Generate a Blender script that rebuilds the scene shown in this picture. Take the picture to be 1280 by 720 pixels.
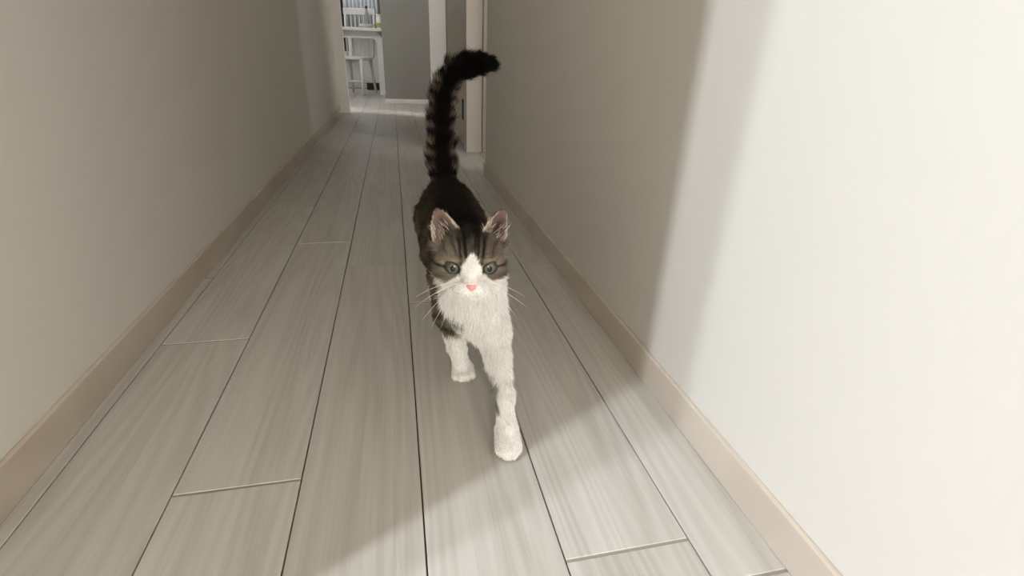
import bpy, bmesh, math, random
import numpy as np
from mathutils import Vector, Matrix

random.seed(4)
rng = np.random.default_rng(11)
for o in list(bpy.data.objects):
    bpy.data.objects.remove(o)
scene = bpy.context.scene
COL = scene.collection

# ------------------------------------------------------------------ camera
F_PX = 623.0
cam_data = bpy.data.cameras.new('camera')
cam_data.sensor_fit = 'HORIZONTAL'
cam_data.sensor_width = 36.0
cam_data.lens = 36.0 * F_PX / 1280.0
cam_data.clip_start = 0.02
cam = bpy.data.objects.new('camera', cam_data)
COL.objects.link(cam)
_d = Vector((-151, 294, F_PX)).normalized()          # hall direction, camera frame (x right, y up, z forward)
_u = -Vector((-52, -1347, F_PX)).normalized()        # up, camera frame
_u = (_u - _d * _u.dot(_d)).normalized()
_r = _d.cross(_u)
if _r.x < 0:
    _r = -_r
R = Matrix((_r, _d, _u))                             # world = R @ cam
R = R @ Matrix(((1, 0, 0), (0, 1, 0), (0, 0, -1)))   # Blender looks down -Z
cam.matrix_world = Matrix.Translation((0, 0, 0.5)) @ R.to_4x4()
scene.camera = cam

# ------------------------------------------------------------------ world, lights, exposure
world = bpy.data.worlds.new('world')
scene.world = world
world.use_nodes = True
world.node_tree.nodes['Background'].inputs[0].default_value = (0.75, 0.78, 0.85, 1)
world.node_tree.nodes['Background'].inputs[1].default_value = 0.05
vs = scene.view_settings
vs.view_transform = 'Standard'
vs.look = 'None'
vs.gamma = 1
vs.use_curve_mapping = False
vs.exposure = 0.0


def lamp(name, loc, power, color, size):
    l = bpy.data.lights.new(name, 'POINT')
    l.energy = power
    l.color = color
    l.shadow_soft_size = size
    o = bpy.data.objects.new(name, l)
    o.location = loc
    COL.objects.link(o)
    return o


def spot(name, loc, target, power, color, size, angle):
    o = lamp(name, loc, power, color, size)
    l = bpy.data.lights.new(name, 'SPOT')
    l.energy, l.color, l.shadow_soft_size = power, color, size
    l.spot_size, l.spot_blend = math.radians(angle), 0.6
    o.data = l
    o.rotation_euler = (Vector(target) - Vector(loc)).to_track_quat('-Z', 'Y').to_euler()
    return o


# two spotlights of the room to the left behind the camera shine into the hall past the end of its left wall
spot('room_spotlight', (-1.96, -0.63, 2.15), (0.25, 0.45, 0.25), 255, (0.84, 0.915, 1.0), 0.034, 62)
spot('room_spotlight', (-2.23, -0.53, 2.15), (0.25, 0.45, 0.25), 165, (0.84, 0.915, 1.0), 0.04, 62)
lamp('hall_fill_light', (-0.02, -1.7, 0.78), 88, (1.0, 0.945, 0.845), 0.2)  # added low fill behind the camera, brightens the shaded hall and the cat
lamp('side_passage_lamp', (1.62, 1.35, 2.1), 34, (1.0, 0.96, 0.9), 0.06)
lamp('far_room_lamp', (2.2, 3.85, 2.1), 130, (1.0, 0.96, 0.9), 0.05)
lamp('dining_fill_light', (-1.1, 5.2, 2.1), 47, (0.98, 0.98, 0.98), 0.2)  # added fill for the dining corner and the grey wall
lamp('curtain_fill_light', (-0.9, 7.75, 1.8), 24, (0.93, 0.97, 1.0), 0.15)  # added fill in front of the curtain, no light from the window


# ------------------------------------------------------------------ helpers
def tag(o, label=None, cat=None, group=None, kind=None):
    if label: o['label'] = label
    if cat: o['category'] = cat
    if group: o['group'] = group
    if kind: o['kind'] = kind
    return o


def link(name, me, mat=None, parent=None):
    o = bpy.data.objects.new(name, me)
    if mat and not me.materials:
        me.materials.append(mat)
    COL.objects.link(o)
    if parent:
        o.parent = parent
    return o


def empty(name, loc):
    o = bpy.data.objects.new(name, None)
    o.location = loc
    o.empty_display_size = 0.1
    COL.objects.link(o)
    return o


def bm_box(bm, x0, x1, y0, y1, z0, z1, bevel=0.0, seg=2):
    vs_ = [bm.verts.new((x, y, z)) for z in (z0, z1) for y in (y0, y1) for x in (x0, x1)]
    f = [(0, 2, 3, 1), (4, 5, 7, 6), (0, 1, 5, 4), (2, 6, 7, 3), (0, 4, 6, 2), (1, 3, 7, 5)]
    faces = [bm.faces.new([vs_[i] for i in q]) for q in f]
    if bevel > 0:
        edges = list({e for fa in faces for e in fa.edges})
        bmesh.ops.bevel(bm, geom=edges, offset=bevel, segments=seg, affect='EDGES', profile=0.6)
    return vs_


def bm_tube(bm, pts, radii, n=10, cap=True):
    pts = [Vector(p) for p in pts]
    rings = []
    prev = None
    for i, p in enumerate(pts):
        t = (pts[min(i + 1, len(pts) - 1)] - pts[max(i - 1, 0)]).normalized()
        if prev is None:
            a = t.orthogonal().normalized()
        else:
            a = (prev - t * prev.dot(t)).normalized()
        prev = a
        b = t.cross(a)
        r = radii[i] if hasattr(radii, '__len__') else radii
        rings.append([bm.verts.new(p + (a * math.cos(2 * math.pi * k / n) + b * math.sin(2 * math.pi * k / n)) * r) for k in range(n)])
    for i in range(len(rings) - 1):
        for k in range(n):
            bm.faces.new((rings[i][k], rings[i][(k + 1) % n], rings[i + 1][(k + 1) % n], rings[i + 1][k]))
    if cap:
        bm.faces.new(rings[0][::-1])
        bm.faces.new(rings[-1])


def bm_lathe(bm, cx, cy, profile, n=24):
    rings = [[bm.verts.new((cx + r * math.cos(2 * math.pi * k / n), cy + r * math.sin(2 * math.pi * k / n), z)) for k in range(n)] for r, z in profile]
    for i in range(len(rings) - 1):
        for k in range(n):
            bm.faces.new((rings[i][k], rings[i][(k + 1) % n], rings[i + 1][(k + 1) % n], rings[i + 1][k]))
    bm.faces.new(rings[0][::-1])
    bm.faces.new(rings[-1])


def bm_obj(name, bm, mat, parent=None, smooth=False):
    bmesh.ops.recalc_face_normals(bm, faces=bm.faces)
    me = bpy.data.meshes.new(name)
    bm.to_mesh(me)
    bm.free()
    if smooth:
        me.polygons.foreach_set('use_smooth', [True] * len(me.polygons))
    return link(name, me, mat, parent)


def box(name, x0, x1, y0, y1, z0, z1, mat, parent=None, bevel=0.0, kind=None):
    bm = bmesh.new()
    bm_box(bm, x0, x1, y0, y1, z0, z1, bevel)
    o = bm_obj(name, bm, mat, parent)
    if kind: o['kind'] = kind
    return o


# ------------------------------------------------------------------ materials
def s2l(c):
    return tuple(((v / 255) / 12.92 if v / 255 <= 0.04045 else ((v / 255 + 0.055) / 1.055) ** 2.4) for v in c)


class NT:
    def __init__(self, name):
        self.m = bpy.data.materials.new(name)
        self.m.use_nodes = True
        self.t = self.m.node_tree
        self.b = self.t.nodes['Principled BSDF']

    def n(self, typ, **kw):
        nd = self.t.nodes.new(typ)
        for k, v in kw.items():
            setattr(nd, k, v)
        return nd

    def l(self, a, b):
        self.t.links.new(a, b)


def simple(name, rgb, rough=0.5, noise=0.04, nscale=8.0, bump=0.0, bscale=200.0, metallic=0.0, coat=0.0, stretch=(1, 1, 1)):
    k = NT(name)
    tc = k.n('ShaderNodeTexCoord')
    mp = k.n('ShaderNodeMapping')
    mp.inputs['Scale'].default_value = stretch
    k.l(tc.outputs['Object'], mp.inputs['Vector'])
    nz = k.n('ShaderNodeTexNoise')
    nz.inputs['Scale'].default_value = nscale
    nz.inputs['Detail'].default_value = 4
    k.l(mp.outputs[0], nz.inputs['Vector'])
    cr = k.n('ShaderNodeValToRGB')
    c = s2l(rgb)
    cr.color_ramp.elements[0].position = 0.3
    cr.color_ramp.elements[1].position = 0.7
    cr.color_ramp.elements[0].color = tuple(v * (1 - noise) for v in c) + (1,)
    cr.color_ramp.elements[1].color = tuple(min(1, v * (1 + noise)) for v in c) + (1,)
    k.l(nz.outputs['Fac'], cr.inputs[0])
    k.l(cr.outputs[0], k.b.inputs['Base Color'])
    k.b.inputs['Roughness'].default_value = rough
    k.b.inputs['Metallic'].default_value = metallic
    k.b.inputs['Coat Weight'].default_value = coat
    if bump:
        n2 = k.n('ShaderNodeTexNoise')
        n2.inputs['Scale'].default_value = bscale
        n2.inputs['Detail'].default_value = 3
        k.l(mp.outputs[0], n2.inputs['Vector'])
        bp = k.n('ShaderNodeBump')
        bp.inputs['Strength'].default_value = bump
        bp.inputs['Distance'].default_value = 0.002
        k.l(n2.outputs['Fac'], bp.inputs['Height'])
        k.l(bp.outputs[0], k.b.inputs['Normal'])
    return k.m


def wood_material(name, dark, light, strength=1.0):
    """pale limed-ash laminate: long grain, cathedral figures, every plank its own cut"""
    k = NT(name)
    tc = k.n('ShaderNodeTexCoord')
    oi = k.n('ShaderNodeObjectInfo')
    off = k.n('ShaderNodeVectorMath', operation='SCALE')
    comb = k.n('ShaderNodeCombineXYZ')
    for i, s in enumerate((1.7, 23.0, 11.0)):
        mu = k.n('ShaderNodeMath', operation='MULTIPLY')
        k.l(oi.outputs['Random'], mu.inputs[0])
        mu.inputs[1].default_value = s
        k.l(mu.outputs[0], comb.inputs[i])
    add = k.n('ShaderNodeVectorMath', operation='ADD')
    k.l(tc.outputs['Object'], add.inputs[0])
    k.l(comb.outputs[0], add.inputs[1])
    # cathedral figure
    m1 = k.n('ShaderNodeMapping')
    m1.inputs['Scale'].default_value = (7.0, 0.45, 1.0)
    k.l(add.outputs[0], m1.inputs['Vector'])
    n1 = k.n('ShaderNodeTexNoise')
    n1.inputs['Scale'].default_value = 1.0
    n1.inputs['Detail'].default_value = 2.0
    n1.inputs['Roughness'].default_value = 0.35
    k.l(m1.outputs[0], n1.inputs['Vector'])
    mul = k.n('ShaderNodeMath', operation='MULTIPLY')
    k.l(n1.outputs['Fac'], mul.inputs[0])
    mul.inputs[1].default_value = 150.0
    sn = k.n('ShaderNodeMath', operation='SINE')
    k.l(mul.outputs[0], sn.inputs[0])
    # fine streaks
    m2 = k.n('ShaderNodeMapping')
    m2.inputs['Scale'].default_value = (260.0, 7.0, 1.0)
    k.l(add.outputs[0], m2.inputs['Vector'])
    n2 = k.n('ShaderNodeTexNoise')
    n2.inputs['Scale'].default_value = 1.0
    n2.inputs['Detail'].default_value = 3.0
    k.l(m2.outputs[0], n2.inputs['Vector'])
    # wide soft bands along the board
    m3 = k.n('ShaderNodeMapping')
    m3.inputs['Scale'].default_value = (22.0, 0.5, 1.0)
    k.l(add.outputs[0], m3.inputs['Vector'])
    n3 = k.n('ShaderNodeTexNoise')
    n3.inputs['Scale'].default_value = 1.0
    n3.inputs['Detail'].default_value = 1.0
    k.l(m3.outputs[0], n3.inputs['Vector'])

    def mad(a, s, b):
        q = k.n('ShaderNodeMath', operation='MULTIPLY_ADD')
        k.l(a, q.inputs[0])
        q.inputs[1].default_value = s
        if isinstance(b, float):
            q.inputs[2].default_value = b
        else:
            k.l(b, q.inputs[2])
        return q.outputs[0]
    v = mad(sn.outputs[0], 0.085, 0.13)
    v = mad(n2.outputs['Fac'], 0.45, v)
    v = mad(n3.outputs['Fac'], 0.55, v)
    v = mad(oi.outputs['Random'], 0.12, v)
    cr = k.n('ShaderNodeValToRGB')
    cr.color_ramp.elements[0].position = 0.42
    cr.color_ramp.elements[1].position = 0.95
    cr.color_ramp.elements[0].color = s2l(dark) + (1,)
    cr.color_ramp.elements[1].color = s2l(light) + (1,)
    k.l(v, cr.inputs[0])
    k.l(cr.outputs[0], k.b.inputs['Base Color'])
    k.b.inputs['Roughness'].default_value = 0.42
    k.b.inputs['Specular IOR Level'].default_value = 0.35
    bp = k.n('ShaderNodeBump')
    bp.inputs['Strength'].default_value = 0.12 * strength
    bp.inputs['Distance'].default_value = 0.0006
    k.l(v, bp.inputs['Height'])
    k.l(bp.outputs[0], k.b.inputs['Normal'])
    return k.m


M_plank = wood_material('pale_ash_plank', (166, 161, 153), (192, 188, 182))
M_base_wood = wood_material('pale_baseboard_wood', (182, 169, 155), (204, 193, 181))
M_sub = simple('dark_joint', (58, 40, 34), 0.9)
M_wall = simple('offwhite_wallpaper', (212, 208, 201), 0.75, 0.012, 3.0, 0.10, 90.0, stretch=(1, 1, 0.15))
M_ceil = simple('white_ceiling', (228, 226, 222), 0.85, 0.01)
M_grey = simple('grey_accent_wall', (147, 145, 140), 0.8, 0.03, 6.0, 0.2, 120.0)
M_white = simple('white_painted_wood', (226, 224, 222), 0.45, 0.015)
M_lilac = simple('white_door_casing', (190, 184, 178), 0.4, 0.015)
M_leaf = simple('cream_door_leaf', (202, 193, 176), 0.5, 0.02, 4.0)
M_steel = simple('dull_steel', (70, 66, 62), 0.4, 0.1, metallic=0.8)
M_black = simple('black_plastic', (20, 20, 22), 0.5, 0.1)
M_dark = simple('dark_night_glass', (36, 22, 30), 0.15, 0.1)
M_ceramic = simple('white_glazed_ceramic', (225, 226, 224), 0.2, 0.01)
M_greyglaze = simple('grey_glazed_bottle', (150, 154, 158), 0.25, 0.03)
M_yellow = simple('yellow_label_paper', (176, 166, 84), 0.6, 0.05)
M_curtain = simple('white_curtain_cloth', (228, 233, 238), 0.9, 0.03, 12.0)

# ------------------------------------------------------------------ structure
XR, XL = 0.398, -0.47
HC = 2.4
# floor: a sub-floor slab that carries every plank
floor = box('floor', -3.3, 3.0, -2.1, 8.6, -0.06, -0.006, M_sub, kind='structure')


def plank_mesh(width, length):
    g, gl, b, z0 = 0.0009, 0.0019, 0.0007, -0.006
    x, y = width / 2 - g, length / 2 - gl
    bm = bmesh.new()
    lo = [bm.verts.new((sx * x, sy * y, z0)) for sx, sy in ((-1, -1), (1, -1), (1, 1), (-1, 1))]
    mid = [bm.verts.new((sx * x, sy * y, -b)) for sx, sy in ((-1, -1), (1, -1), (1, 1), (-1, 1))]
    top = [bm.verts.new((sx * (x - b), sy * (y - b), 0)) for sx, sy in ((-1, -1), (1, -1), (1, 1), (-1, 1))]
    for a, c in ((lo, mid), (mid, top)):
        for i in range(4):
            j = (i + 1) % 4
            bm.faces.new((a[i], a[j], c[j], c[i]))
    bm.faces.new(top)
    me = bpy.data.meshes.new('plank')
    bm.to_mesh(me)
    bm.free()
    me.materials.append(M_plank)
    return me


PW = 0.1495
plank_cache = {}
M_filler = simple('joint_filler_brown', (148, 138, 128), 0.8, 0.05)
bm = bmesh.new()
bm_box(bm, -PW / 2 + 0.001, PW / 2 - 0.001, -0.0024, 0.0024, -0.0058, -0.0009)
filler_mesh = bpy.data.meshes.new('joint_filler')
bm.to_mesh(filler_mesh)
bm.free()
filler_mesh.materials.append(M_filler)


def plank(cx, y0, y1):
    key = round(y1 - y0, 3)
    if key not in plank_cache:
        plank_cache[key] = plank_mesh(PW, key)
    o = bpy.data.objects.new('plank', plank_cache[key])
    o.location = (cx, (y0 + y1) / 2, 0)
    COL.objects.link(o)
    o.parent = floor


PL = 0.909
# first end joint of each column (columns counted from the joint line at x = 0.005)
joint = {0: 0.100, 1: 0.346, 2: 0.29, -1: 1.238, -2: 0.52, -3: 0.9, -4: 0.3}
for c in range(-10, 16):
    cx = 0.005 + (c + 0.5) * PW
    hall = -4 <= c <= 2
    y_lo = -2.0 if hall else 2.1
    y_hi = 8.3
    if not hall and cx < -0.5:
        y_lo = 3.0
    j = joint.get(c, (c * 0.37) % PL)
    j -= math.ceil((j - y_lo) / PL) * PL
    while j < y_hi:
        a, b = max(j, y_lo), min(j + PL, y_hi)
        if b - a > 0.05:
            plank(cx, a, b)
            if hall and b < 4.0:
                o = bpy.data.objects.new('joint_filler', filler_mesh)
                o.location = (cx, b, 0)
                COL.objects.link(o)
                o.parent = floor
        j += PL
# wide boards at the lamp-lit end room and side passage, out of the frame
box('floor_outer', -3.2, -0.597, -2.0, 3.0, -0.0055, -0.001, M_plank, kind='structure').parent = floor
box('floor_outer', 0.454, 2.9, -2.0, 2.1, -0.0055, -0.001, M_plank, kind='structure').parent = floor

box('ceiling', -3.3, 3.0, -2.1, 8.6, HC, HC + 0.1, M_ceil, kind='structure')
box('wall_right', XR, XR + 0.1, -2.0, 2.322, 0, HC, M_wall, kind='structure')
box('wall_left', XL - 0.1, XL, 0.18, 4.9, 0, HC, M_wall, kind='structure')
bm = bmesh.new()
bm_box(bm, XR - 0.008, XR, -2.0, 2.322, 0, 0.056, 0.002)
bm_obj('baseboard_right', bm, M_base_wood)['kind'] = 'structure'
bm = bmesh.new()
bm_box(bm, XL, XL + 0.008, 0.18, 4.85, 0, 0.056, 0.002)
bm_obj('baseboard_left', bm, M_base_wood)['kind'] = 'structure'
# outer walls of the lit room behind the camera, the side passage and the far room
box('wall_near', -3.3, 3.0, -2.1, -2.0, 0, HC, M_wall, kind='structure')
box('wall_room_left', -3.3, -3.2, -2.0, 8.6, 0, HC, M_wall, kind='structure')
box('wall_room_back', -3.2, XL - 0.1, 1.5, 1.6, 0, HC, M_wall, kind='structure')
box('wall_outer_right', 2.9, 3.0, -2.0, 8.6, 0, HC, M_wall, kind='structure')
box('wall_passage', 0.505, 2.9, 2.905, 3.0, 0, HC, M_wall, kind='structure')
box('light_slit_near', 0.62, 0.70, 3.0, 4.50, 0, HC, M_wall, kind='structure')  # unseen wall added to shape a narrow band of light on the floor
box('light_slit_far', 0.62, 0.70, 4.80, 5.93, 0, HC, M_wall, kind='structure')  # other side of the added light slit, also unseen
box('wall_grey', -0.085, 0.62, 5.93, 6.06, 0, HC, M_grey, kind='structure')
box('wall_grey_side', -0.085, 0.02, 6.06, 8.4, 0, HC, M_grey, kind='structure')
box('wall_far', -3.2, 2.9, 8.4, 8.6, 0, HC, M_wall, kind='structure')
box('baseboard_grey', -0.093, 0.40, 5.917, 5.93, 0, 0.045, M_white, kind='structure', bevel=0.003)
box('trim_1', 0.405, 0.575, 5.885, 5.93, 0, HC, M_white, kind='structure', bevel=0.004)
box('trim_2', XL - 0.1, -0.392, 4.9, 4.99, 0, HC, M_white, kind='structure', bevel=0.004)

# doorway at the end of the hall: casing, stop and the leaf swung open into the room beyond
door = empty('door_1', (0.39, 2.9, 0))
door['kind'] = 'structure'


def part(name, x0, x1, y0, y1, z0, z1, mat, parent, bevel=0.002, base=None):
    bx = base or parent.location
    return box(name, x0 - bx[0], x1 - bx[0], y0 - bx[1], y1 - bx[1], z0 - bx[2], z1 - bx[2], mat, parent, bevel)


part('casing', 0.385, 0.472, 2.882, 3.0, 0, 2.06, M_lilac, door, 0.004)
part('casing_edge', 0.4745, 0.485, 2.878, 3.0, 0, 2.06, M_lilac, door, 0.003)
part('jamb', 0.4855, 0.505, 2.90, 3.0, 0, 2.06, M_leaf, door, 0.002)
part('header', -0.47, 0.505, 2.882, 3.0, 2.06, 2.16, M_lilac, door, 0.004)
leaf = part('door_leaf', 0.398, 0.432, 3.012, 4.02, 0.008, 2.05, M_leaf, door, 0.003)
hg = part('hinge', 0.3965, 0.402, 3.10, 3.175, 0.155, 0.268, M_steel, door, 0.001)
for i in range(3):
    bm = bmesh.new()
    z = 0.155 + i * 0.038
    bm_tube(bm, [(0.394 - 0.39, 3.098 - 2.9, z), (0.394 - 0.39, 3.098 - 2.9, z + 0.036)], 0.005, 10)
    o = bm_obj('hinge_knuckle', bm, M_steel, hg)
box('wall_over_door', -0.47, 0.505, 2.91, 3.0, 2.16, HC, M_wall, kind='structure')

# ------------------------------------------------------------------ dining corner far down the hall
win = empty('window_1', (-1.0, 8.39, 0.9))
win['kind'] = 'structure'
part('window_glass', -1.6, -0.60, 8.385, 8.395, 0.5, 1.9, M_dark, win, 0)
part('window_frame', -1.66, -1.6, 8.36, 8.40, 0.44, 1.96, M_white, win)
part('window_frame', -0.60, -0.54, 8.36, 8.40, 0.44, 1.96, M_white, win)
part('window_sill', -1.7, -0.50, 8.33, 8.40, 0.40, 0.44, M_white, win)
part('window_head', -1.7, -0.50, 8.36, 8.40, 1.96, 2.0, M_white, win)

bm = bmesh.new()
n = 60
cu = []
for i in range(n + 1):
    x = -0.615 + 0.47 * i / n
    y = 8.27 + 0.022 * math.sin(i * 0.95) + 0.008 * math.sin(i * 2.3)
    cu.append((bm.verts.new((x, y, 0.80)), bm.verts.new((x, y * 0.998, 1.4)), bm.verts.new((x, y, 2.25))))
for a, b in zip(cu, cu[1:]):
    bm.faces.new((a[0], b[0], b[1], a[1]))
    bm.faces.new((a[1], b[1], b[2], a[2]))
cur = bm_obj('curtain', bm, M_curtain, None, True)
sm = cur.modifiers.new('thickness', 'SOLIDIFY')
sm.thickness = 0.004
tag(cur, 'white gathered curtain hanging behind the dining table', 'curtain')

TX0, TX1, TY0, TY1, TZ = -1.25, -0.085, 7.0, 7.28, 0.765
tab = empty('dining_table', (-0.6, 7.14, 0))
tag(tab, 'white dining table with rounded hoop legs and dishes on top', 'table')
part('tabletop', TX0, TX1, TY0, TY1, TZ - 0.035, TZ, M_white, tab, 0.006)


def hoop(xa, xb, y0, y1, ztop, w, mat, parent, name):
    # rounded arch: outer and inner outline joined and extruded in y
    def outline(x0, x1, zt, r):
        p = [(x0, 0.0)]
        for i in range(7):
            a = math.pi - i * math.pi / 12
            p.append((x0 + r + r * math.cos(a), zt - r + r * math.sin(a)))
        for i in range(7):
            a = math.pi / 2 - i * math.pi / 12
            p.append((x1 - r + r * math.cos(a), zt - r + r * math.sin(a)))
        p.append((x1, 0.0))
        return p
    o1 = outline(xa, xb, ztop, 0.10)
    o2 = outline(xa + w, xb - w, ztop - w * 1.05, 0.06)
    bm = bmesh.new()
    A = [[bm.verts.new((x - parent.location.x, y - parent.location.y, z)) for x, z in o] for o in (o1, o2) for y in (y0, y1)]
    f0, b0, f1, b1 = A
    m = len(o1)
    for i in range(m - 1):
        bm.faces.new((f0[i], f0[i + 1], f1[i + 1], f1[i]))
        bm.faces.new((b0[i], b1[i], b1[i + 1], b0[i + 1]))
        bm.faces.new((f0[i], b0[i], b0[i + 1], f0[i + 1]))
        bm.faces.new((f1[i], f1[i + 1], b1[i + 1], b1[i]))
    for i in (0, m - 1):
        bm.faces.new((f0[i], f1[i], b1[i], b0[i]))
    return bm_obj(name, bm, mat, parent)


hoop(-1.22, -0.092, 7.08, 7.18, TZ - 0.035, 0.075, M_white, tab, 'hoop_leg')
hoop(-1.22, -0.072, 7.20, 7.215, TZ - 0.035, 0.03, M_steel, tab, 'hoop_shadow')  # thin dark hoop stands in for the shadow line beside the leg

ch = empty('dining_chair', (-0.46, 7.2, 0))
tag(ch, 'white spindle-back dining chair tucked in behind the white table', 'chair')


def chair_part(name, pts, r, mat=None, parent=None, nn=10):
    bm = bmesh.new()
    q = [(a - ch.location.x, b - ch.location.y, c) for a, b, c in pts]
    bm_tube(bm, q, r, nn)
    return bm_obj(name, bm, mat or M_white, parent or ch, True)


bm = bmesh.new()
prof = []
for i in range(28):
    a = 2 * math.pi * i / 28
    sx = math.copysign(abs(math.cos(a)) ** 0.55, math.cos(a)) * 0.20
    sy = math.copysign(abs(math.sin(a)) ** 0.55, math.sin(a)) * 0.21
    prof.append((sx, sy))
lay = []
for z, s in ((0.405, 0.95), (0.412, 1.0), (0.435, 1.0), (0.443, 0.96)):
    lay.append([bm.verts.new((x * s, y * s, z)) for x, y in prof])
for a, b in zip(lay, lay[1:]):
    for i in range(28):
        bm.faces.new((a[i], a[(i + 1) % 28], b[(i + 1) % 28], b[i]))
bm.faces.new(lay[0][::-1])
bm.faces.new(lay[-1])
bm_obj('seat', bm, M_white, ch)
for sx in (-1, 1):
    chair_part('leg', [(-0.46 + sx * 0.155, 7.04, 0.41), (-0.46 + sx * 0.17, 7.0, 0.0)], [0.021, 0.017])
    chair_part('leg', [(-0.46 + sx * 0.14, 7.36, 0.41), (-0.46 + sx * 0.16, 7.43, 0.0)], [0.02, 0.016])
    chair_part('back_post', [(-0.46 + sx * 0.17, 7.38, 0.44), (-0.46 + sx * 0.19, 7.43, 0.75), (-0.46 + sx * 0.19, 7.46, 0.97)], 0.014)
chair_part('stretcher', [(-0.622, 7.02, 0.16), (-0.298, 7.02, 0.16)], 0.012)
for i in range(5):
    x = -0.46 + (i - 2) * 0.055
    chair_part('spindle', [(x, 7.385, 0.44), (x * 1.02 + 0.009, 7.43, 0.74), (x * 1.02 + 0.009, 7.455, 0.93)], 0.007)
bm = bmesh.new()
bm_box(bm, -0.21, 0.21, 0.24, 0.27, 0.92, 0.995, 0.01)
bm_obj('top_rail', bm, M_white, ch)

ch.rotation_euler = (0, 0, -0.36)
ch.location = (-0.455, 7.18, 0)

# dishes on the table
bm = bmesh.new()
bm_lathe(bm, 0, 0, [(0.05, 0), (0.052, 0.006), (0.095, 0.032), (0.10, 0.04), (0.092, 0.041), (0.05, 0.016), (0.001, 0.014)], 28)
bowl = bm_obj('bowl', bm, M_ceramic, None, True)
bowl.location = (-0.270, 7.12, TZ)
tag(bowl, 'wide low white bowl near the end of the white table', 'bowl')
bt = empty('bottle', (-0.27, 7.245, TZ))
tag(bt, 'tall slim grey bottle standing behind the white bowl', 'bottle')
bm = bmesh.new()
bm_lathe(bm, 0, 0, [(0.026, 0), (0.028, 0.006), (0.027, 0.10), (0.024, 0.15), (0.014, 0.19), (0.012, 0.225), (0.001, 0.227)], 20)
bm_obj('bottle_body', bm, M_greyglaze, bt, True)
bm = bmesh.new()
bm_lathe(bm, 0, 0, [(0.0145, 0.222), (0.015, 0.225), (0.015, 0.245), (0.001, 0.247)], 16)
bm_obj('cap', bm, M_steel, bt, True)
jr = empty('jar', (-0.125, 7.21, TZ))
tag(jr, 'short white jar with yellow label at the table end', 'jar')
bm = bmesh.new()
bm_lathe(bm, 0, 0, [(0.034, 0), (0.036, 0.005), (0.036, 0.13), (0.03, 0.138), (0.001, 0.139)], 22)
bm_obj('jar_body', bm, M_ceramic, jr, True)
bm = bmesh.new()
bm_lathe(bm, 0, 0, [(0.037, 0.02), (0.0372, 0.022), (0.0372, 0.062), (0.037, 0.064)], 22)
bm_obj('label_band', bm, M_yellow, jr, True)
bm = bmesh.new()
bm_lathe(bm, 0, 0, [(0.03, 0.139), (0.032, 0.142), (0.032, 0.16), (0.001, 0.162)], 22)
bm_obj('lid', bm, M_white, jr, True)
bx_ = empty('storage_box', (-0.25, 8.1, 0))
tag(bx_, 'small black box on the floor under the dining table', 'box')
part('box_body', -0.37, -0.20, 8.02, 8.2, 0, 0.075, M_black, bx_, 0.006)
part('box_lid', -0.375, -0.195, 8.015, 8.205, 0.076, 0.09, M_black, bx_, 0.004)

# ------------------------------------------------------------------ the cat
CO = np.array([0.095, 0.80, 0.0])        # origin on the floor under the cat


class Noise:
    def __init__(self, seed):
        self.t = np.random.default_rng(seed).random((32, 32, 32)).astype(np.float32)

    def __call__(self, p, scale):
        q = np.asarray(p, float) * scale
        i = np.floor(q).astype(int)
        f = q - i
        f = f * f * (3 - 2 * f)
        r = 0
        for dx in (0, 1):
            for dy in (0, 1):
                for dz in (0, 1):
                    w = (f[:, 0] if dx else 1 - f[:, 0]) * (f[:, 1] if dy else 1 - f[:, 1]) * (f[:, 2] if dz else 1 - f[:, 2])
                    r = r + w * self.t[(i[:, 0] + dx) % 32, (i[:, 1] + dy) % 32, (i[:, 2] + dz) % 32]
        return r


noise = Noise(3)


def unit(v):
    v = np.asarray(v, float)
    return v / np.linalg.norm(v)


# head frame: hx to the right of the picture, hf out of the face, hu up
HC0 = np.array([0.0885, 0.628, 0.252])
hf = unit((-0.10, -1.0, 0.03))
hx = unit(np.cross((0, 0, 1.0), -hf) * -1)
if hx[0] < 0: hx = -hx
hu = unit(np.cross(hf, hx))
if hu[2] < 0: hu = -hu
_roll = math.radians(-1.0)
hx, hu = hx * math.cos(_roll) + hu * math.sin(_roll), hu * math.cos(_roll) - hx * math.sin(_roll)
HM = np.array([hx, hf, hu])              # rows: local = HM @ (p - HC0)


def H(x, f, u):
    return HC0 + HM.T @ np.array([x, f, u])


VOX = 0.0017
G0 = np.array([0.00, 0.47, -0.008])
G1 = np.array([0.255, 1.17, 0.515])
N = np.ceil((G1 - G0) / VOX).astype(int)
AX = [(G0[i] + VOX * np.arange(N[i])).astype(np.float32) for i in range(3)]
SD = np.full(N, 0.05, np.float32)


def window(lo, hi):
    s = []
    for i in range(3):
        a = max(0, int((lo[i] - G0[i]) / VOX) - 1)
        b = min(N[i], int((hi[i] - G0[i]) / VOX) + 2)
        s.append(slice(a, b))
    s = tuple(s)
    P = np.meshgrid(AX[0][s[0]], AX[1][s[1]], AX[2][s[2]], indexing='ij')
    return s, P


def smin(a, b, k):
    h = np.clip(0.5 + 0.5 * (b - a) / k, 0, 1)
    return b + (a - b) * h - k * h * (1 - h)


segs = []      # (a, b, ra, rb, flow, region) kept for the fur


def cone(a, b, ra, rb, k=0.012, flow=None, region='body', squash=None):
    a, b = np.array(a, float), np.array(b, float)
    m = max(ra, rb) + k + 0.006
    s, P = window(np.minimum(a, b) - m, np.maximum(a, b) + m)
    ab = b - a
    t = sum((P[i] - a[i]) * ab[i] for i in range(3)) / (ab @ ab)
    t = np.clip(t, 0, 1)
    q = [P[i] - (a[i] + t * ab[i]) for i in range(3)]
    if squash:
        q = [q[i] / squash[i] for i in range(3)]
    d = np.sqrt(sum(v * v for v in q)) - (ra + (rb - ra) * t)
    SD[s] = smin(SD[s], d.astype(np.float32), k)
    segs.append((a, b, ra, rb, unit(flow if flow is not None else ab), region))


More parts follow.
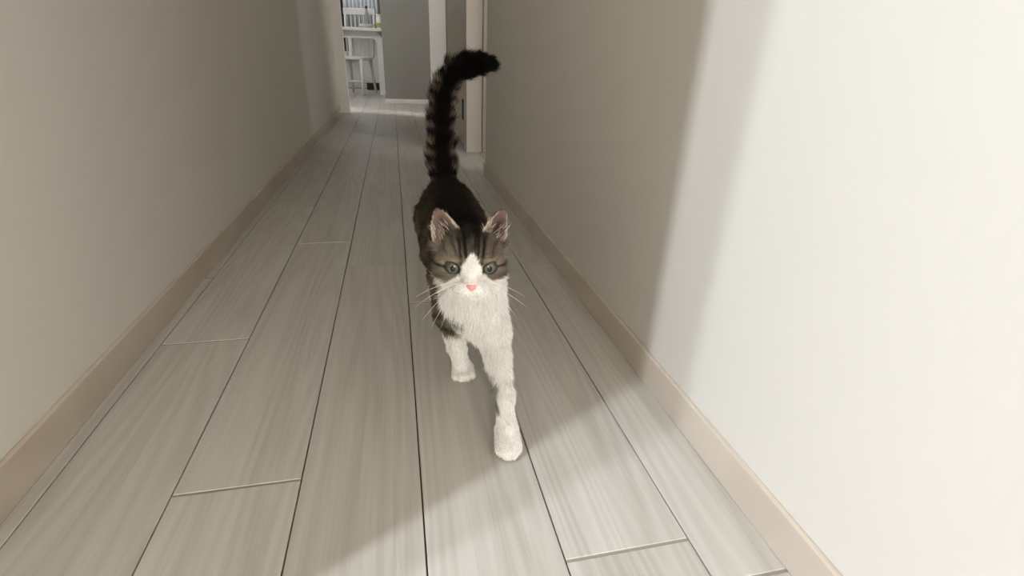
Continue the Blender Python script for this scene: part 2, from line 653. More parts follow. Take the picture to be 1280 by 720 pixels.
def ellip(c, r, k=0.008, frame=None, carve=False):
    c, r = np.array(c, float), np.array(r, float)
    m = r.max() + k + 0.005
    s, P = window(c - m, c + m)
    q = [P[i] - c[i] for i in range(3)]
    if frame is not None:
        q = [sum(frame[j][i] * q[i] for i in range(3)) for j in range(3)]
    k0 = np.sqrt(sum((q[i] / r[i]) ** 2 for i in range(3)))
    k1 = np.sqrt(sum((q[i] / r[i] ** 2) ** 2 for i in range(3))) + 1e-9
    d = k0 * (k0 - 1) / k1
    if carve:
        SD[s] = -smin(-SD[s], d.astype(np.float32), k)
    else:
        SD[s] = smin(SD[s], d.astype(np.float32), k)


# torso
TF = (0, 1.0, -0.25)
cone((0.096, 0.685, 0.182), (0.096, 0.80, 0.203), 0.040, 0.053, 0.02, TF)
cone((0.096, 0.80, 0.203), (0.096, 0.92, 0.208), 0.054, 0.053, 0.02, TF)
cone((0.096, 0.92, 0.208), (0.094, 1.005, 0.214), 0.053, 0.051, 0.02, TF)
cone((0.092, 0.70, 0.232), (0.095, 0.80, 0.222), 0.030, 0.036, 0.02, TF)         # withers
cone((0.094, 0.98, 0.225), (0.093, 1.05, 0.244), 0.044, 0.022, 0.02, (0, 0.8, 0.5))
# chest and neck
cone((0.097, 0.672, 0.17), (0.104, 0.664, 0.138), 0.037, 0.024, 0.02, (0, -0.3, -1), 'chest')
cone((0.094, 0.715, 0.215), (0.089, 0.645, 0.242), 0.043, 0.035, 0.02, (0, 0.5, -0.8), 'neck')
cone((0.092, 0.640, 0.215), (0.097, 0.655, 0.16), 0.032, 0.035, 0.02, (0, -0.1, -1), 'chest')
# foreleg planted under the body (left in the picture)
cone((0.066, 0.725, 0.185), (0.067, 0.722, 0.118), 0.029, 0.0225, 0.014, (0, 0.15, -1), 'foreleg_left')
cone((0.066, 0.722, 0.118), (0.080, 0.722, 0.050), 0.0195, 0.0125, 0.009, (0, 0.1, -1), 'foreleg_left')
cone((0.080, 0.722, 0.050), (0.0865, 0.716, 0.018), 0.0128, 0.0135, 0.008, (0, -0.3, -1), 'paw_left')
for i, dx in enumerate((-0.012, -0.004, 0.0045, 0.012)):
    y = (0.702, 0.697, 0.697, 0.702)[i]
    cone((0.0875 + dx * 0.7, 0.715, 0.016), (0.0875 + dx, y, 0.0085), 0.009, 0.0078, 0.0035, (0, -1, -0.3), 'paw_left')
# foreleg stepping forward (right in the picture)
cone((0.118, 0.70, 0.172), (0.122, 0.640, 0.128), 0.031, 0.0235, 0.02, (0, -0.5, -1), 'foreleg_right')
cone((0.124, 0.640, 0.128), (0.128, 0.566, 0.066), 0.0215, 0.0122, 0.014, (0, -0.6, -0.8), 'foreleg_right')
cone((0.128, 0.566, 0.066), (0.127, 0.538, 0.032), 0.0118, 0.0128, 0.010, (0, -0.6, -0.8), 'paw_right')
for i, dx in enumerate((-0.011, -0.004, 0.004, 0.011)):
    y = (0.516, 0.509, 0.509, 0.516)[i]
    cone((0.1265 + dx * 0.6, 0.536, 0.028), (0.1260 + dx * 0.95, y, 0.0098), 0.0095, 0.0078, 0.0035, (0, -0.8, -0.6), 'paw_right')
# hind legs
for sx, dy in ((-1, 0.03), (1, -0.05)):
    x = 0.096 + sx * 0.028
    cone((x, 0.99 + dy * 0.3, 0.195), (x + sx * 0.004, 0.955 + dy * 0.6, 0.125), 0.040, 0.027, 0.014, (0, 0.2, -1), 'hindleg')
    cone((x + sx * 0.004, 0.955 + dy * 0.6, 0.125), (x, 1.035 + dy, 0.078), 0.023, 0.0125, 0.010, (0, 0.6, -0.8), 'hindleg')
    cone((x, 1.035 + dy, 0.078), (x, 1.015 + dy, 0.018), 0.0115, 0.0125, 0.008, (0, 0, -1), 'hindleg')
    for ddx in (-0.010, 0.0, 0.010):
        cone((x + ddx * 0.6, 1.02 + dy, 0.015), (x + ddx, 0.98 + dy, 0.0085), 0.0095, 0.008, 0.004, (0, -1, -0.2), 'hindpaw')
# tail: raised, tip curling over to the right
TAIL = [(0.093, 1.045, 0.245), (0.0915, 1.072, 0.285), (0.0915, 1.090, 0.33), (0.0940, 1.102, 0.375), (0.0985, 1.108, 0.415),
        (0.1085, 1.110, 0.448), (0.126, 1.108, 0.4715), (0.150, 1.102, 0.4835), (0.176, 1.096, 0.4880), (0.195, 1.092, 0.4875)]
TRAD = [0.0215, 0.0185, 0.0165, 0.015, 0.014, 0.0130, 0.0120, 0.0115, 0.0105, 0.0085]
for i in range(len(TAIL) - 1):
    cone(TAIL[i], TAIL[i + 1], TRAD[i], TRAD[i + 1], 0.008, None, 'tail')

# head
ellip(H(0, -0.002, 0.004), (0.0395, 0.042, 0.0345), 0.012, HM)
for s in (-1, 1):
    ellip(H(s * 0.024, 0.006, -0.015), (0.0215, 0.027, 0.0205), 0.012, HM)
    ellip(H(s * 0.0185, 0.026, 0.0125), (0.0135, 0.012, 0.0085), 0.010, HM)
cone(H(0, 0.026, 0.010), H(0, 0.0475, -0.0185), 0.0135, 0.0080, 0.012, -hf, 'head')
for s in (-1, 1):
    ellip(H(s * 0.0095, 0.0400, -0.0295), (0.0125, 0.0135, 0.0095), 0.006, HM)
ellip(H(0, 0.035, -0.0395), (0.0115, 0.0115, 0.0075), 0.006, HM)

EAR = {}
for s in (-1, 1):
    B, T = H(s * 0.0285, -0.006, 0.0170), H(s * 0.0450, -0.008, 0.0630)
    a = unit(T - B)
    nrm = unit(HM.T @ np.array([s * (0.10 if s < 0 else 0.42), 0.95, 0.15]))
    nrm = unit(nrm - a * (nrm @ a))
    qv = np.cross(a, nrm)
    EAR[s] = (B, a, nrm, qv, np.linalg.norm(T - B))


def ear_coords(P, s):
    B, a, nr, qv, L = EAR[s]
    D = [P[i] - B[i] for i in range(3)]
    t = sum(D[i] * a[i] for i in range(3)) / L
    q = sum(D[i] * qv[i] for i in range(3))
    pn = sum(D[i] * nr[i] for i in range(3))
    tc = np.clip(t, 0, 1)
    w = 0.0195 * (1 - tc ** 2.0) ** 0.72 + 0.0004
    crv = -0.011 * (1 - (q / 0.022) ** 2) * (1 - 0.75 * tc)
    return t, q, pn - crv, w, L


for s in (-1, 1):
    B, a, nr, qv, L = EAR[s]
    c = B + a * L / 2
    sl, P = window(c - 0.042, c + 0.042)
    t, q, dn, w, L = ear_coords(P, s)
    th = 0.0027 - 0.0009 * np.clip(t, 0, 1)
    d = np.maximum(np.abs(dn) - th, np.abs(q) - w)
    d = np.maximum(d, (t - 1.0) * L)
    d = np.maximum(d, (-0.25 - t) * L) * 0.75
    SD[sl] = smin(SD[sl], d.astype(np.float32), 0.005)

# eye openings: a slanted almond on each side
EYE_R = 0.0122
EYES = {}
for s in (-1, 1):
    c = H(s * 0.0222, 0.0250, -0.0035)
    fr_f = unit(HM.T @ np.array([s * 0.30, 1.0, 0.06]))
    fr_x = unit(hx - fr_f * (hx @ fr_f))
    fr_u = np.cross(fr_x, fr_f)
    if fr_u @ hu < 0: fr_u = -fr_u
    sl_ = s * math.radians(4)
    ex, eu = fr_x * math.cos(sl_) + fr_u * math.sin(sl_), fr_u * math.cos(sl_) - fr_x * math.sin(sl_)
    EYES[s] = (c, ex, fr_f, eu)
    ellip(c + fr_f * 0.0075, (0.0098, 0.0085, 0.0049), 0.002, [ex, fr_f, eu], carve=True)
# mouth line under the nose
for s in (-1, 1):
    pass


def surface_nets(D):
    ins = D < 0
    nx, ny, nz = D.shape
    c = np.zeros((nx - 1, ny - 1, nz - 1), np.uint8)
    for dx in (0, 1):
        for dy in (0, 1):
            for dz in (0, 1):
                c += ins[dx:nx - 1 + dx, dy:ny - 1 + dy, dz:nz - 1 + dz]
    act = (c > 0) & (c < 8)
    I = np.argwhere(act)
    idx = np.full(act.shape, -1, np.int32)
    idx[act] = np.arange(len(I))
    val = {}
    for dx in (0, 1):
        for dy in (0, 1):
            for dz in (0, 1):
                val[dx, dy, dz] = D[I[:, 0] + dx, I[:, 1] + dy, I[:, 2] + dz]
    acc = np.zeros((len(I), 3))
    cnt = np.zeros(len(I))
    cor = list(val)
    for i in range(8):
        for j in range(i + 1, 8):
            A, Bc = cor[i], cor[j]
            if sum(abs(A[k] - Bc[k]) for k in range(3)) != 1:
                continue
            va, vb = val[A], val[Bc]
            m = (va < 0) != (vb < 0)
            t = np.where(m, va / np.where(m, va - vb, 1), 0)
            p = np.array(A)[None] + t[:, None] * (np.array(Bc) - np.array(A))[None]
            acc[m] += p[m]
            cnt[m] += 1
    V = G0 + VOX * (I + acc / cnt[:, None])
    quads = []
    for ax in range(3):
        sl0 = [slice(None)] * 3
        sl1 = [slice(None)] * 3
        sl0[ax] = slice(0, -1)
        sl1[ax] = slice(1, None)
        a, b = ins[tuple(sl0)], ins[tuple(sl1)]
        E = np.argwhere(a != b)
        o1, o2 = (ax + 1) % 3, (ax + 2) % 3
        E = E[(E[:, o1] > 0) & (E[:, o2] > 0) & (E[:, o1] < D.shape[o1] - 1) & (E[:, o2] < D.shape[o2] - 1)]
        flip = ins[E[:, 0], E[:, 1], E[:, 2]]

        def cell(d1, d2):
            c_ = E.copy()
            c_[:, o1] -= d1
            c_[:, o2] -= d2
            return idx[c_[:, 0], c_[:, 1], c_[:, 2]]
        q = np.stack([cell(1, 1), cell(0, 1), cell(0, 0), cell(1, 0)], 1)
        q[~flip] = q[~flip][:, ::-1]
        quads.append(q)
    return V, np.concatenate(quads)


V, Q = surface_nets(SD)
# light smoothing
for it in range(2):
    acc = np.zeros_like(V)
    cnt = np.zeros(len(V))
    for i in range(4):
        for j in (1, 3):
            np.add.at(acc, Q[:, i], V[Q[:, (i + j) % 4]])
            np.add.at(cnt, Q[:, i], 1)
    V = V * 0.5 + 0.5 * acc / cnt[:, None]
fn = np.cross(V[Q[:, 2]] - V[Q[:, 0]], V[Q[:, 3]] - V[Q[:, 1]])
VN = np.zeros_like(V)
for i in range(4):
    np.add.at(VN, Q[:, i], fn)
VN /= np.linalg.norm(VN, axis=1)[:, None] + 1e-12

# ---- regions, markings and lie of the coat
REG = ['body', 'chest', 'neck', 'foreleg_left', 'paw_left', 'foreleg_right', 'paw_right', 'hindleg', 'hindpaw', 'tail', 'head']


def regions(P):
    W = np.zeros((len(P), len(REG)))
    FL = np.zeros((len(P), 3))
    tailt = np.zeros(len(P))
    best = np.full(len(P), 9.0)
    ti = 0
    for a, b, ra, rb, fl, rg in segs:
        ab = b - a
        t = np.clip(((P - a) @ ab) / (ab @ ab), 0, 1)
        d = np.linalg.norm(P - (a + t[:, None] * ab), axis=1) - (ra + (rb - ra) * t)
        w = np.exp(-np.clip(d, -0.01, 1) / 0.006)
        W[:, REG.index(rg)] += w
        FL += w[:, None] * fl
        if rg == 'tail':
            m = d < best
            best[m] = d[m]
            tailt[m] = (ti + t[m]) / (len(TAIL) - 1)
            ti += 1
    Lh = (P - HC0) @ HM.T
    kh = np.sqrt((Lh[:, 0] / 0.043) ** 2 + ((Lh[:, 1] - 0.004) / 0.049) ** 2 + ((Lh[:, 2] + 0.002) / 0.039) ** 2)
    wh = np.exp(-np.clip(kh - 1, -0.2, 3) * 0.045 / 0.006) * 1.4
    W[:, REG.index('head')] += wh
    nose_p = H(0, 0.052, -0.012)
    rad = P - nose_p
    rad /= np.linalg.norm(rad, axis=1)[:, None] + 1e-9
    FL += wh[:, None] * rad
    W /= W.sum(1)[:, None] + 1e-12
    ear = np.zeros(len(P), int)
    earin = np.zeros(len(P), bool)
    eart = np.zeros(len(P))
    earq = np.zeros(len(P))
    for s in (-1, 1):
        t, q, dn, w, L = ear_coords(P.T, s)
        m = (t > 0.10) & (t < 1.08) & (np.abs(q) < w + 0.004) & (np.abs(dn) < 0.0075)
        ear[m] = s
        earin[m] = dn[m] > 0.0006
        eart[m] = t[m]
        earq[m] = (q / w)[m]
    for s in (-1, 1):
        FL[ear == s] = EAR[s][1]
    FL /= np.linalg.norm(FL, axis=1)[:, None] + 1e-9
    return W, FL, tailt, ear, earin, eart, earq, Lh


def C(r, g, b):
    return np.array(s2l((r, g, b)))


WHITE, CREAM = C(242, 239, 236), C(205, 188, 168)
BROWN, GREYB, DARK, BLACK = C(106, 95, 83), C(124, 114, 103), C(50, 43, 38), C(10, 8, 8)
PINK, EARD = C(130, 111, 103), C(78, 64, 60)


def sstep(a, b, x):
    t = np.clip((x - a) / (b - a), 0, 1)
    return t * t * (3 - 2 * t)


def mix(a, b, t):
    return a + (b - a) * t[:, None]


def coat(P, NRM, info):
    W, FL, tailt, ear, earin, eart, earq, Lh = info
    n1 = noise(P, 60.0) - 0.5
    n2 = noise(P + 3.3, 160.0) - 0.5
    n3 = noise(P + 7.7, 420.0) - 0.5
    wob = n1 * 0.012 + n2 * 0.006
    x, y, z = P.T
    # ---- trunk: dark saddle, striped flanks
    dxc = np.abs(x - 0.095)
    stripes = np.sin((y + 0.25 * (z - 0.2) + wob * 1.2) * 2 * math.pi / 0.034)
    flank = mix(np.tile(C(90, 79, 68), (len(P), 1)), DARK, sstep(-0.1, 0.7, stripes) * 0.85)
    sp = 1 - sstep(0.016, 0.05, dxc + wob * 0.9 + np.clip(0.245 - z, 0, 1) * 0.5)
    body = mix(flank, BLACK, np.clip(sp * 0.95, 0, 1))
    body = mix(body, C(34, 29, 25), sstep(0.80, 0.95, y) * 0.65)
    # white belly and chest
    belly = 1 - sstep(0.150, 0.166, z + wob)
    body = mix(body, WHITE, belly * (1 - sstep(0.86, 0.95, y)))
    front = (1 - sstep(0.690, 0.715, y + wob + 0.3 * np.clip(z - 0.2, 0, 1))) * sstep(-0.004, 0.004, x + wob - 0.051 - 0.031 * (1 - sstep(0.155, 0.170, z))) * (1 - sstep(0.225, 0.245, z + wob))
    body = mix(body, BLACK, np.exp(-((z - 0.152 - n1 * 0.008) / 0.0055) ** 2) * (1 - sstep(0.70, 0.74, y)) * 0.9)
    body = mix(body, WHITE, front)
    out = body
    # ---- chest and neck
    ch_ = mix(body, WHITE, front)
    # ---- legs
    band = np.exp(-((z - 0.102 - n1 * 0.01) / 0.006) ** 2) + 0.8 * np.exp(-((z - 0.125 - n1 * 0.01) / 0.006) ** 2) + 0.8 * np.exp(-((z - 0.150 - n1 * 0.01) / 0.006) ** 2)
    fl = mix(np.tile(BROWN, (len(P), 1)), BLACK, np.clip(band, 0, 1) * 0.9)
    fl = mix(fl, WHITE, 1 - sstep(0.082, 0.090, z + wob * 0.5))
    fl = mix(fl, WHITE, sstep(0.094, 0.100, x + wob * 0.5) * sstep(0.0, 0.25, -NRM[:, 1] + 0.2))
    fr = np.tile(WHITE, (len(P), 1))
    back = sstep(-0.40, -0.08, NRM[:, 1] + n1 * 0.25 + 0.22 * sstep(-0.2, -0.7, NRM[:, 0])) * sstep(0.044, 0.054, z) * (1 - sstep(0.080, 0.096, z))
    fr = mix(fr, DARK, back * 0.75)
    hl = mix(flank, WHITE, 1 - sstep(0.06, 0.08, z + wob))
    iL, iPL, iR, iPR = (REG.index(k) for k in ('foreleg_left', 'paw_left', 'foreleg_right', 'paw_right'))
    wl = np.clip(W[:, iL] * 1.5 - 0.2, 0, 1)
    out = mix(out, ch_, np.clip((W[:, 1] + W[:, 2]) * 1.2, 0, 1))
    out = out + (fl - out) * (wl * (1 - sstep(0.165, 0.19, z)))[:, None]
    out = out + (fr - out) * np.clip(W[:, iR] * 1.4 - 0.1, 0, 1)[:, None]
    out = out + (WHITE - out) * np.clip(W[:, iPL] * 1.5 - 0.1, 0, 1)[:, None]
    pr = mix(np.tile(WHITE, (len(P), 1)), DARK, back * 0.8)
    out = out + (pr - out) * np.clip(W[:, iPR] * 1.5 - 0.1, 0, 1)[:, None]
    wh_ = np.clip((W[:, 7] + W[:, 8]) * 1.4 - 0.2, 0, 1)
    out = out + (hl - out) * wh_[:, None]
    # ---- tail: black along the back of it, pale rings at the sides
    rings = np.sin((tailt * 0.33 + wob * 0.25) * 2 * math.pi / 0.0215)
    side = sstep(0.45, 0.85, np.abs(NRM[:, 0]) + 0.25 * n2 + 0.35 * np.clip(NRM[:, 1], 0, 1))
    tl = mix(np.tile(BLACK, (len(P), 1)), C(122, 108, 97), sstep(0.05, 0.7, rings) * side * (1 - sstep(0.60, 0.72, tailt)))
    wt = np.clip(W[:, 9] * 1.5 - 0.15, 0, 1)
    out = out + (tl - out) * wt[:, None]
    # ---- head
    hxx, hff, huu = Lh.T
    ax = np.abs(hxx + n1 * 0.003)
    tab = mix(np.tile(GREYB, (len(P), 1)), BROWN, np.clip(0.5 + 2.0 * n1 + 1.5 * n3, 0, 1))
    # thin streaks fanning up the forehead
    ang = np.arctan2(hxx, np.clip(huu + 0.03, 0.004, 1))
    st = np.sin(ang * 26 + n1 * 3)
    tab = mix(tab, DARK, sstep(0.25, 0.9, st) * sstep(0.006, 0.02, huu) * 0.65)
    crown = sstep(0.008, 0.034, huu + n2 * 0.012 - ax * 0.55)
    tab = mix(tab, BLACK, crown * 0.93)
    for cx, u0, u1, wd in ((0.0065, 0.012, 0.034, 0.0020), (0.0135, 0.004, 0.028, 0.0022)):
        lean = cx + 0.12 * (huu - 0.01)
        tab = mix(tab, BLACK, np.exp(-((ax - lean) / wd) ** 2) * sstep(u0 - 0.004, u0 + 0.002, huu) * (1 - sstep(u1, u1 + 0.008, huu)) * 0.95)
    # white blaze and muzzle
    bw = np.where(huu > -0.004, 0.0172 * np.clip((0.019 - huu) / 0.023, 0, 1) ** 0.5 - 0.0035, 0.0137 + np.clip(-0.004 - huu, 0, 1) * 0.5)
    blaze = (1 - sstep(-0.0016, 0.0016, ax - bw + n3 * 0.003)) * sstep(-0.01, 0.01, hff)
    edge = -0.0165 - 0.004 * sstep(0.018, 0.032, ax) + 0.004 * (1 - sstep(0.012, 0.020, ax))
    low = (1 - sstep(-0.0018, 0.0018, huu - edge + n2 * 0.004))
    lowmask = low * sstep(-0.022, -0.012, hff)
    white = np.clip(np.maximum(blaze, lowmask), 0, 1)
    # pale patches beside the eyes, dark lines from the outer corners
    eo = 0.0375
    pale = np.exp(-(((ax - 0.0335) / 0.0045) ** 2 + ((huu + 0.003) / 0.0055) ** 2)) * sstep(0.0, 0.01, hff)
    tab = mix(tab, CREAM, pale * 0.85)
    pale2 = np.exp(-(((ax - 0.023) / 0.010) ** 2 + ((huu - 0.0085) / 0.0028) ** 2)) * sstep(0.0, 0.01, hff)
    tab = mix(tab, C(170, 155, 138), pale2 * 0.6)
    line = np.exp(-((huu + 0.0035 + 0.22 * (ax - 0.034)) / 0.0019) ** 2) * sstep(0.032, 0.036, ax) * sstep(-0.03, -0.01, hff)
    tab = mix(tab, BLACK, line * 0.9)
    line2 = np.exp(-((huu + 0.0150 + 0.25 * (ax - 0.034)) / 0.0020) ** 2) * sstep(0.030, 0.036, ax) * sstep(-0.03, -0.01, hff)
    tab = mix(tab, DARK, line2 * 0.6)
    hd = mix(tab, WHITE, white)
    # pink tint of the nose bridge just over the leather
    hd = mix(hd, C(236, 205, 202), np.exp(-((hxx / 0.007) ** 2 + ((huu + 0.017) / 0.004) ** 2)) * sstep(0.035, 0.042, hff) * 0.6)
    whd = np.clip(W[:, 10] * 2.0 - 0.35, 0, 1)
    # under the chin the head runs into the white bib
    out = out + (hd - out) * whd[:, None]
    # dark eye rims
    for s in (-1, 1):
        c, ex, ef, eu = EYES[s]
        D = P - c
        qx, qu, qf = D @ ex, D @ eu, D @ ef
        r = np.sqrt((qx / 0.0118) ** 2 + (qu / 0.0086) ** 2)
        inner = np.exp(-(((qx + s * 0.0108) / 0.0022) ** 2 + ((qu + 0.0045) / 0.005) ** 2))
        rim = np.clip((1 - sstep(0.92, 1.10, r)) + inner, 0, 1) * (qf > 0.0)
        out = mix(out, C(24, 20, 19), rim * 0.95)
    # ears
    em = ear != 0
    inner_c = mix(np.tile(PINK, (len(P), 1)), EARD, np.clip(1.15 * np.exp(-((earq - 0.15) / 0.45) ** 2) * (1 - sstep(0.45, 0.9, eart)), 0, 1))
    inner_c = mix(inner_c, C(205, 190, 178), sstep(0.78, 0.98, np.abs(earq)))
    outer_c = mix(np.tile(BROWN, (len(P), 1)), DARK, np.clip(0.5 + n1, 0, 1))
    wi = (em & earin).astype(float)
    out = mix(out, outer_c, (em & ~earin).astype(float) * sstep(0.1, 0.25, eart))
    out = mix(out, inner_c, wi * sstep(0.10, 0.2, eart))
    return np.clip(out * (1 + 0.10 * n3)[:, None], 0.0, 1)


def fur_material(name, rough=0.65, spec=0.15):
    k = NT(name)
    at = k.n('ShaderNodeAttribute')
    at.attribute_name = 'col'
    k.l(at.outputs['Color'], k.b.inputs['Base Color'])
    k.b.inputs['Roughness'].default_value = rough
    k.b.inputs['Specular IOR Level'].default_value = spec
    return k.m


M_skin = fur_material('coat_underlayer', 0.8, 0.05)
M_fur = fur_material('coat_hair', 0.6, 0.12)


def color_mesh(name, verts, faces, cols, mat, parent, smooth=True):
    me = bpy.data.meshes.new(name)
    verts = np.asarray(verts, np.float32)
    faces = np.asarray(faces, np.int32)
    nf, fk = faces.shape
    me.vertices.add(len(verts))
    me.vertices.foreach_set('co', verts.ravel())
    me.loops.add(nf * fk)
    me.loops.foreach_set('vertex_index', faces.ravel())
    me.polygons.add(nf)
    me.polygons.foreach_set('loop_start', np.arange(0, nf * fk, fk, dtype=np.int32))
    me.update(calc_edges=True)
    me.validate()
    if smooth:
        me.polygons.foreach_set('use_smooth', np.ones(len(me.polygons), bool))
    at = me.color_attributes.new('col', 'FLOAT_COLOR', 'POINT')
    at.data.foreach_set('color', np.concatenate([cols, np.ones((len(cols), 1))], 1).astype(np.float32).ravel())
    return link(name, me, mat, parent)


info = regions(V)
cat = color_mesh('cat', V - CO, Q, coat(V, VN, info) * 0.8, M_skin, None)  # underlayer darkened so its colour carries the shading of the hair
cat.location = CO
tag(cat, 'tabby and white cat walking towards the viewer with its tail raised', 'cat')

# ---- fur
T3 = np.concatenate([Q[:, [0, 1, 2]], Q[:, [0, 2, 3]]])
area = 0.5 * np.linalg.norm(np.cross(V[T3[:, 1]] - V[T3[:, 0]], V[T3[:, 2]] - V[T3[:, 0]]), axis=1)
cen = V[T3].mean(1)
dens = np.ones(len(T3))
dens[cen[:, 1] < 0.69] = 1.7
dens[(np.linalg.norm(cen - HC0, axis=1) < 0.075)] = 3.2
dens[(cen[:, 2] > 0.29) & (cen[:, 1] > 0.9)] = 2.0
NH = 150000
pick = rng.choice(len(T3), NH, p=area * dens / (area * dens).sum())
u, v = rng.random(NH), rng.random(NH)
fl_ = u + v > 1
u[fl_], v[fl_] = 1 - u[fl_], 1 - v[fl_]
tr = T3[pick]
P = V[tr[:, 0]] * (1 - u - v)[:, None] + V[tr[:, 1]] * u[:, None] + V[tr[:, 2]] * v[:, None]
NR = VN[tr[:, 0]] * (1 - u - v)[:, None] + VN[tr[:, 1]] * u[:, None] + VN[tr[:, 2]] * v[:, None]
NR /= np.linalg.norm(NR, axis=1)[:, None]
info = regions(P)
W, FLW, tailt, ear, earin, eart, earq, Lh = info
L = W @ np.array([0.0125, 0.015, 0.014, 0.0085, 0.0042, 0.0085, 0.0042, 0.010, 0.0045, 0.0165, 0.0075])
lift = W @ np.array([0.34, 0.34, 0.34, 0.34, 0.36, 0.36, 0.38, 0.25, 0.25, 0.95, 0.30])
# short hair on the face, longer on the cheeks
face = sstep(0.015, 0.045, Lh[:, 1]) * W[:, 10]
L *= 1 - 0.62 * face
cheek = np.exp(-(((np.abs(Lh[:, 0]) - 0.040) / 0.012) ** 2 + ((Lh[:, 2] + 0.018) / 0.014) ** 2)) * W[:, 10]
L += cheek * 0.006
keep = np.ones(NH, bool)
for s in (-1, 1):
    c, ex, ef, eu = EYES[s]
    D = P - c
    r = np.sqrt((D @ ex / 0.0108) ** 2 + (D @ eu / 0.0076) ** 2)
    near = (D @ ef > -0.002)
    keep &= ~((r < 1.0) & near)
    L *= np.where(near, 0.35 + 0.65 * sstep(1.0, 1.8, r), 1)
nose_c = H(0, 0.0555, -0.0222)
dn_ = np.linalg.norm(P - nose_c, axis=1)
keep &= dn_ > 0.0065
L *= 0.45 + 0.55 * sstep(0.006, 0.014, dn_)
em = ear != 0
L[em & ~earin] = 0.0038
L[em & earin] = 0.0028
lift[em] = 0.3
tuft = em & earin & (eart < 0.55) & (earq * np.where(ear < 0, -1, 1) * -1 > -0.9) & (rng.random(NH) < 0.055)
L[tuft] = 0.007 + 0.007 * rng.random(tuft.sum())
lift[tuft] = 0.4
L *= 0.7 + 0.5 * rng.random(NH)
tl = W[:, 9] > 0.5
L[tl] *= 0.75 + 0.6 * noise(P[tl], 130.0)
L[tl] *= 1 - 0.45 * sstep(0.7, 1.0, tailt[tl])
hc = coat(P, NR, info)
hc *= (0.82 + 0.34 * rng.random(NH))[:, None]
hc[tuft] = C(225, 212, 200)
hc = np.clip(hc, 0, 0.92)
keep &= L > 0.0008
P, NR, L, lift, hc, FLW = P[keep], NR[keep], L[keep], lift[keep], hc[keep], FLW[keep]
n_ = len(P)
tan = FLW - NR * np.sum(FLW * NR, 1)[:, None]
tan /= np.linalg.norm(tan, axis=1)[:, None] + 1e-6
jit = rng.normal(0, 0.16, (n_, 3))
cl = np.stack([noise(P + 1.1 * k, 110.0) - 0.5 for k in range(3)], 1) * 0.7
K = 4
pts = np.zeros((n_, K, 3), np.float32)
for i in range(K):
    s_ = i / (K - 1)
    nn = lift * s_ * (1.25 - 0.45 * s_) + 0.02
    pts[:, i] = P - CO + L[:, None] * (NR * nn[:, None] + (tan + cl + jit) * (s_ * (0.55 + 0.45 * s_)))[:, :] - NR * (0.0006 if i == 0 else 0)
hcv = bpy.data.hair_curves.new('fur')
hcv.add_curves([K] * n_)
hcv.attributes['position'].data.foreach_set('vector', pts.ravel())
if 'radius' not in hcv.attributes:
    hcv.attributes.new('radius', 'FLOAT', 'POINT')
rad = np.tile(np.array([0.00026, 0.00024, 0.00018, 0.00006], np.float32), n_)
hcv.attributes['radius'].data.foreach_set('value', rad)
ca = hcv.attributes.new('col', 'FLOAT_COLOR', 'CURVE')
ca.data.foreach_set('color', np.concatenate([hc, np.ones((n_, 1))], 1).astype(np.float32).ravel())
hcv.materials.append(M_fur)
fur = bpy.data.objects.new('fur', hcv)
COL.objects.link(fur)
fur.parent = cat
fur['kind'] = 'stuff'

# ---- eyes
M_eye = fur_material('wet_eye', 0.08, 0.6)
M_eye.node_tree.nodes['Principled BSDF'].inputs['Coat Weight'].default_value = 0.6
M_pupil = simple('pupil_black', (8, 9, 9), 0.1, 0.05)


def uv_sphere(c, ex, ef, eu, r, nu=40, nv=28):
    vs_, fs = [], []
    for i in range(nv + 1):
        th = math.pi * i / nv
        for j in range(nu):
            ph = 2 * math.pi * j / nu
            vs_.append((math.sin(th) * math.cos(ph), math.cos(th), math.sin(th) * math.sin(ph)))
    for i in range(nv):
        for j in range(nu):
            fs.append((i * nu + j, i * nu + (j + 1) % nu, (i + 1) * nu + (j + 1) % nu, (i + 1) * nu + j))
    loc = np.array(vs_)
    return c + r * (loc[:, :1] * ex + loc[:, 1:2] * ef + loc[:, 2:] * eu), np.array(fs), loc


for s in (-1, 1):
    c, ex, ef, eu = EYES[s]
    # gaze: both eyes look ahead, a little down
    g = unit(hf * 1.0 + ef * 0.8 - hu * 0.02)
    gx = unit(ex - g * (ex @ g))
    gu = unit(eu - g * (eu @ g) - gx * (eu @ gx))
    vv, ff, loc = uv_sphere(c, gx, g, gu, EYE_R)
    rr = np.sqrt(loc[:, 0] ** 2 + loc[:, 2] ** 2)
    frnt = loc[:, 1] > 0
    ang = np.arctan2(loc[:, 2], loc[:, 0])
    iris = mix(np.tile(C(82, 88, 74), (len(vv), 1)), C(52, 60, 51), sstep(0.3, 0.75, rr))
    iris = iris * (1 + 0.12 * np.sin(ang * 23) * (rr > 0.2))[:, None]
    iris = mix(iris, C(30, 34, 28), sstep(0.80, 0.93, rr))
    colr = np.where(frnt[:, None], iris, C(28, 24, 22))
    eye = color_mesh('eye', vv - CO, ff, np.clip(colr, 0, 1), M_eye, cat)
    eye['label'] = 'grey-green eye'
    # pupil: upright oval lying on the eyeball
    pv = [c + g * (EYE_R + 0.00025)]
    for ring in (0.5, 1.0):
        for j in range(24):
            a = 2 * math.pi * j / 24
            px_, pu_ = 0.0035 * ring * math.cos(a), 0.0040 * ring * math.sin(a)
            h = math.sqrt(EYE_R ** 2 - px_ ** 2 - pu_ ** 2) + 0.00025
            pv.append(c + gx * px_ + gu * pu_ + g * h)
    bm = bmesh.new()
    bv = [bm.verts.new(Vector(p - CO)) for p in pv]
    for j in range(24):
        k2 = (j + 1) % 24
        bm.faces.new((bv[0], bv[1 + j], bv[1 + k2]))
        bm.faces.new((bv[1 + j], bv[25 + j], bv[25 + k2], bv[1 + k2]))
    bm_obj('pupil', bm, M_pupil, eye, True)

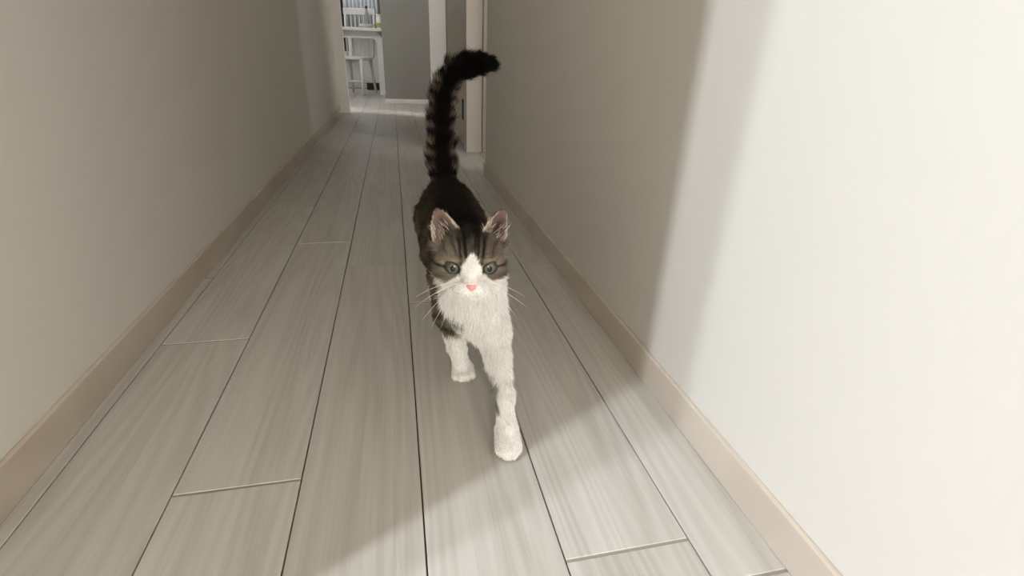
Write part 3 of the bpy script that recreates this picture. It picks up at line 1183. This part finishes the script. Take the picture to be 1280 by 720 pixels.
# ---- nose leather
M_nose = simple('pink_nose_leather', (226, 160, 160), 0.45, 0.06, 300.0, 0.3, 900.0)
bm = bmesh.new()
prof = [(0.0, 0.0042), (0.0042, 0.0040), (0.0068, 0.0026), (0.0066, 0.0004), (0.0040, -0.0026), (0.0014, -0.0050), (0.0, -0.0056),
        (-0.0014, -0.0050), (-0.0040, -0.0026), (-0.0066, 0.0004), (-0.0068, 0.0026), (-0.0042, 0.0040)]
rings = []
for sc, f in ((1.0, -0.005), (1.05, -0.001), (0.92, 0.0016), (0.5, 0.0028)):
    rings.append([bm.verts.new(Vector(nose_c + hx * (x * sc) + hu * (zz * sc) + hf * (f - 0.25 * max(0, -zz) * 1.0 - abs(x) * 0.30) - CO)) for x, zz in prof])
ctr = bm.verts.new(Vector(nose_c + hf * 0.0030 - CO))
for a, b in zip(rings, rings[1:]):
    for i in range(12):
        bm.faces.new((a[i], a[(i + 1) % 12], b[(i + 1) % 12], b[i]))
for i in range(12):
    bm.faces.new((rings[-1][i], rings[-1][(i + 1) % 12], ctr))
nose = bm_obj('nose', bm, M_nose, cat, True)
ss = nose.modifiers.new('smooth', 'SUBSURF')
ss.levels = ss.render_levels = 2
nose['label'] = 'pink nose leather'

# ---- whiskers
M_whisk = simple('white_whisker', (240, 238, 232), 0.4, 0.02)
for s in (-1, 1):
    for i, (f, uu, dx, du, ln) in enumerate(((0.044, -0.019, 0.95, -0.25, 0.062), (0.042, -0.021, 0.85, -0.6, 0.060), (0.045, -0.023, 0.8, -1.0, 0.058),
                                             (0.041, -0.018, 1.0, -0.05, 0.058), (0.046, -0.024, 0.65, -1.2, 0.05))):
        root = H(s * (0.016 + 0.001 * (i % 3)), f, uu)
        d0 = unit(HM.T @ np.array([s * dx, 0.25, du]))
        pp, rr_ = [], []
        for k in range(9):
            t = k / 8
            p = root + d0 * ln * t + np.array([0, 0, -0.022]) * t * t + HM.T @ np.array([0, -0.018 * t * t, 0])
            pp.append(p - CO)
            rr_.append(0.00042 * (1 - 0.8 * t))
        bm = bmesh.new()
        bm_tube(bm, pp, rr_, 6)
        bm_obj('whisker', bm, M_whisk, cat, True)
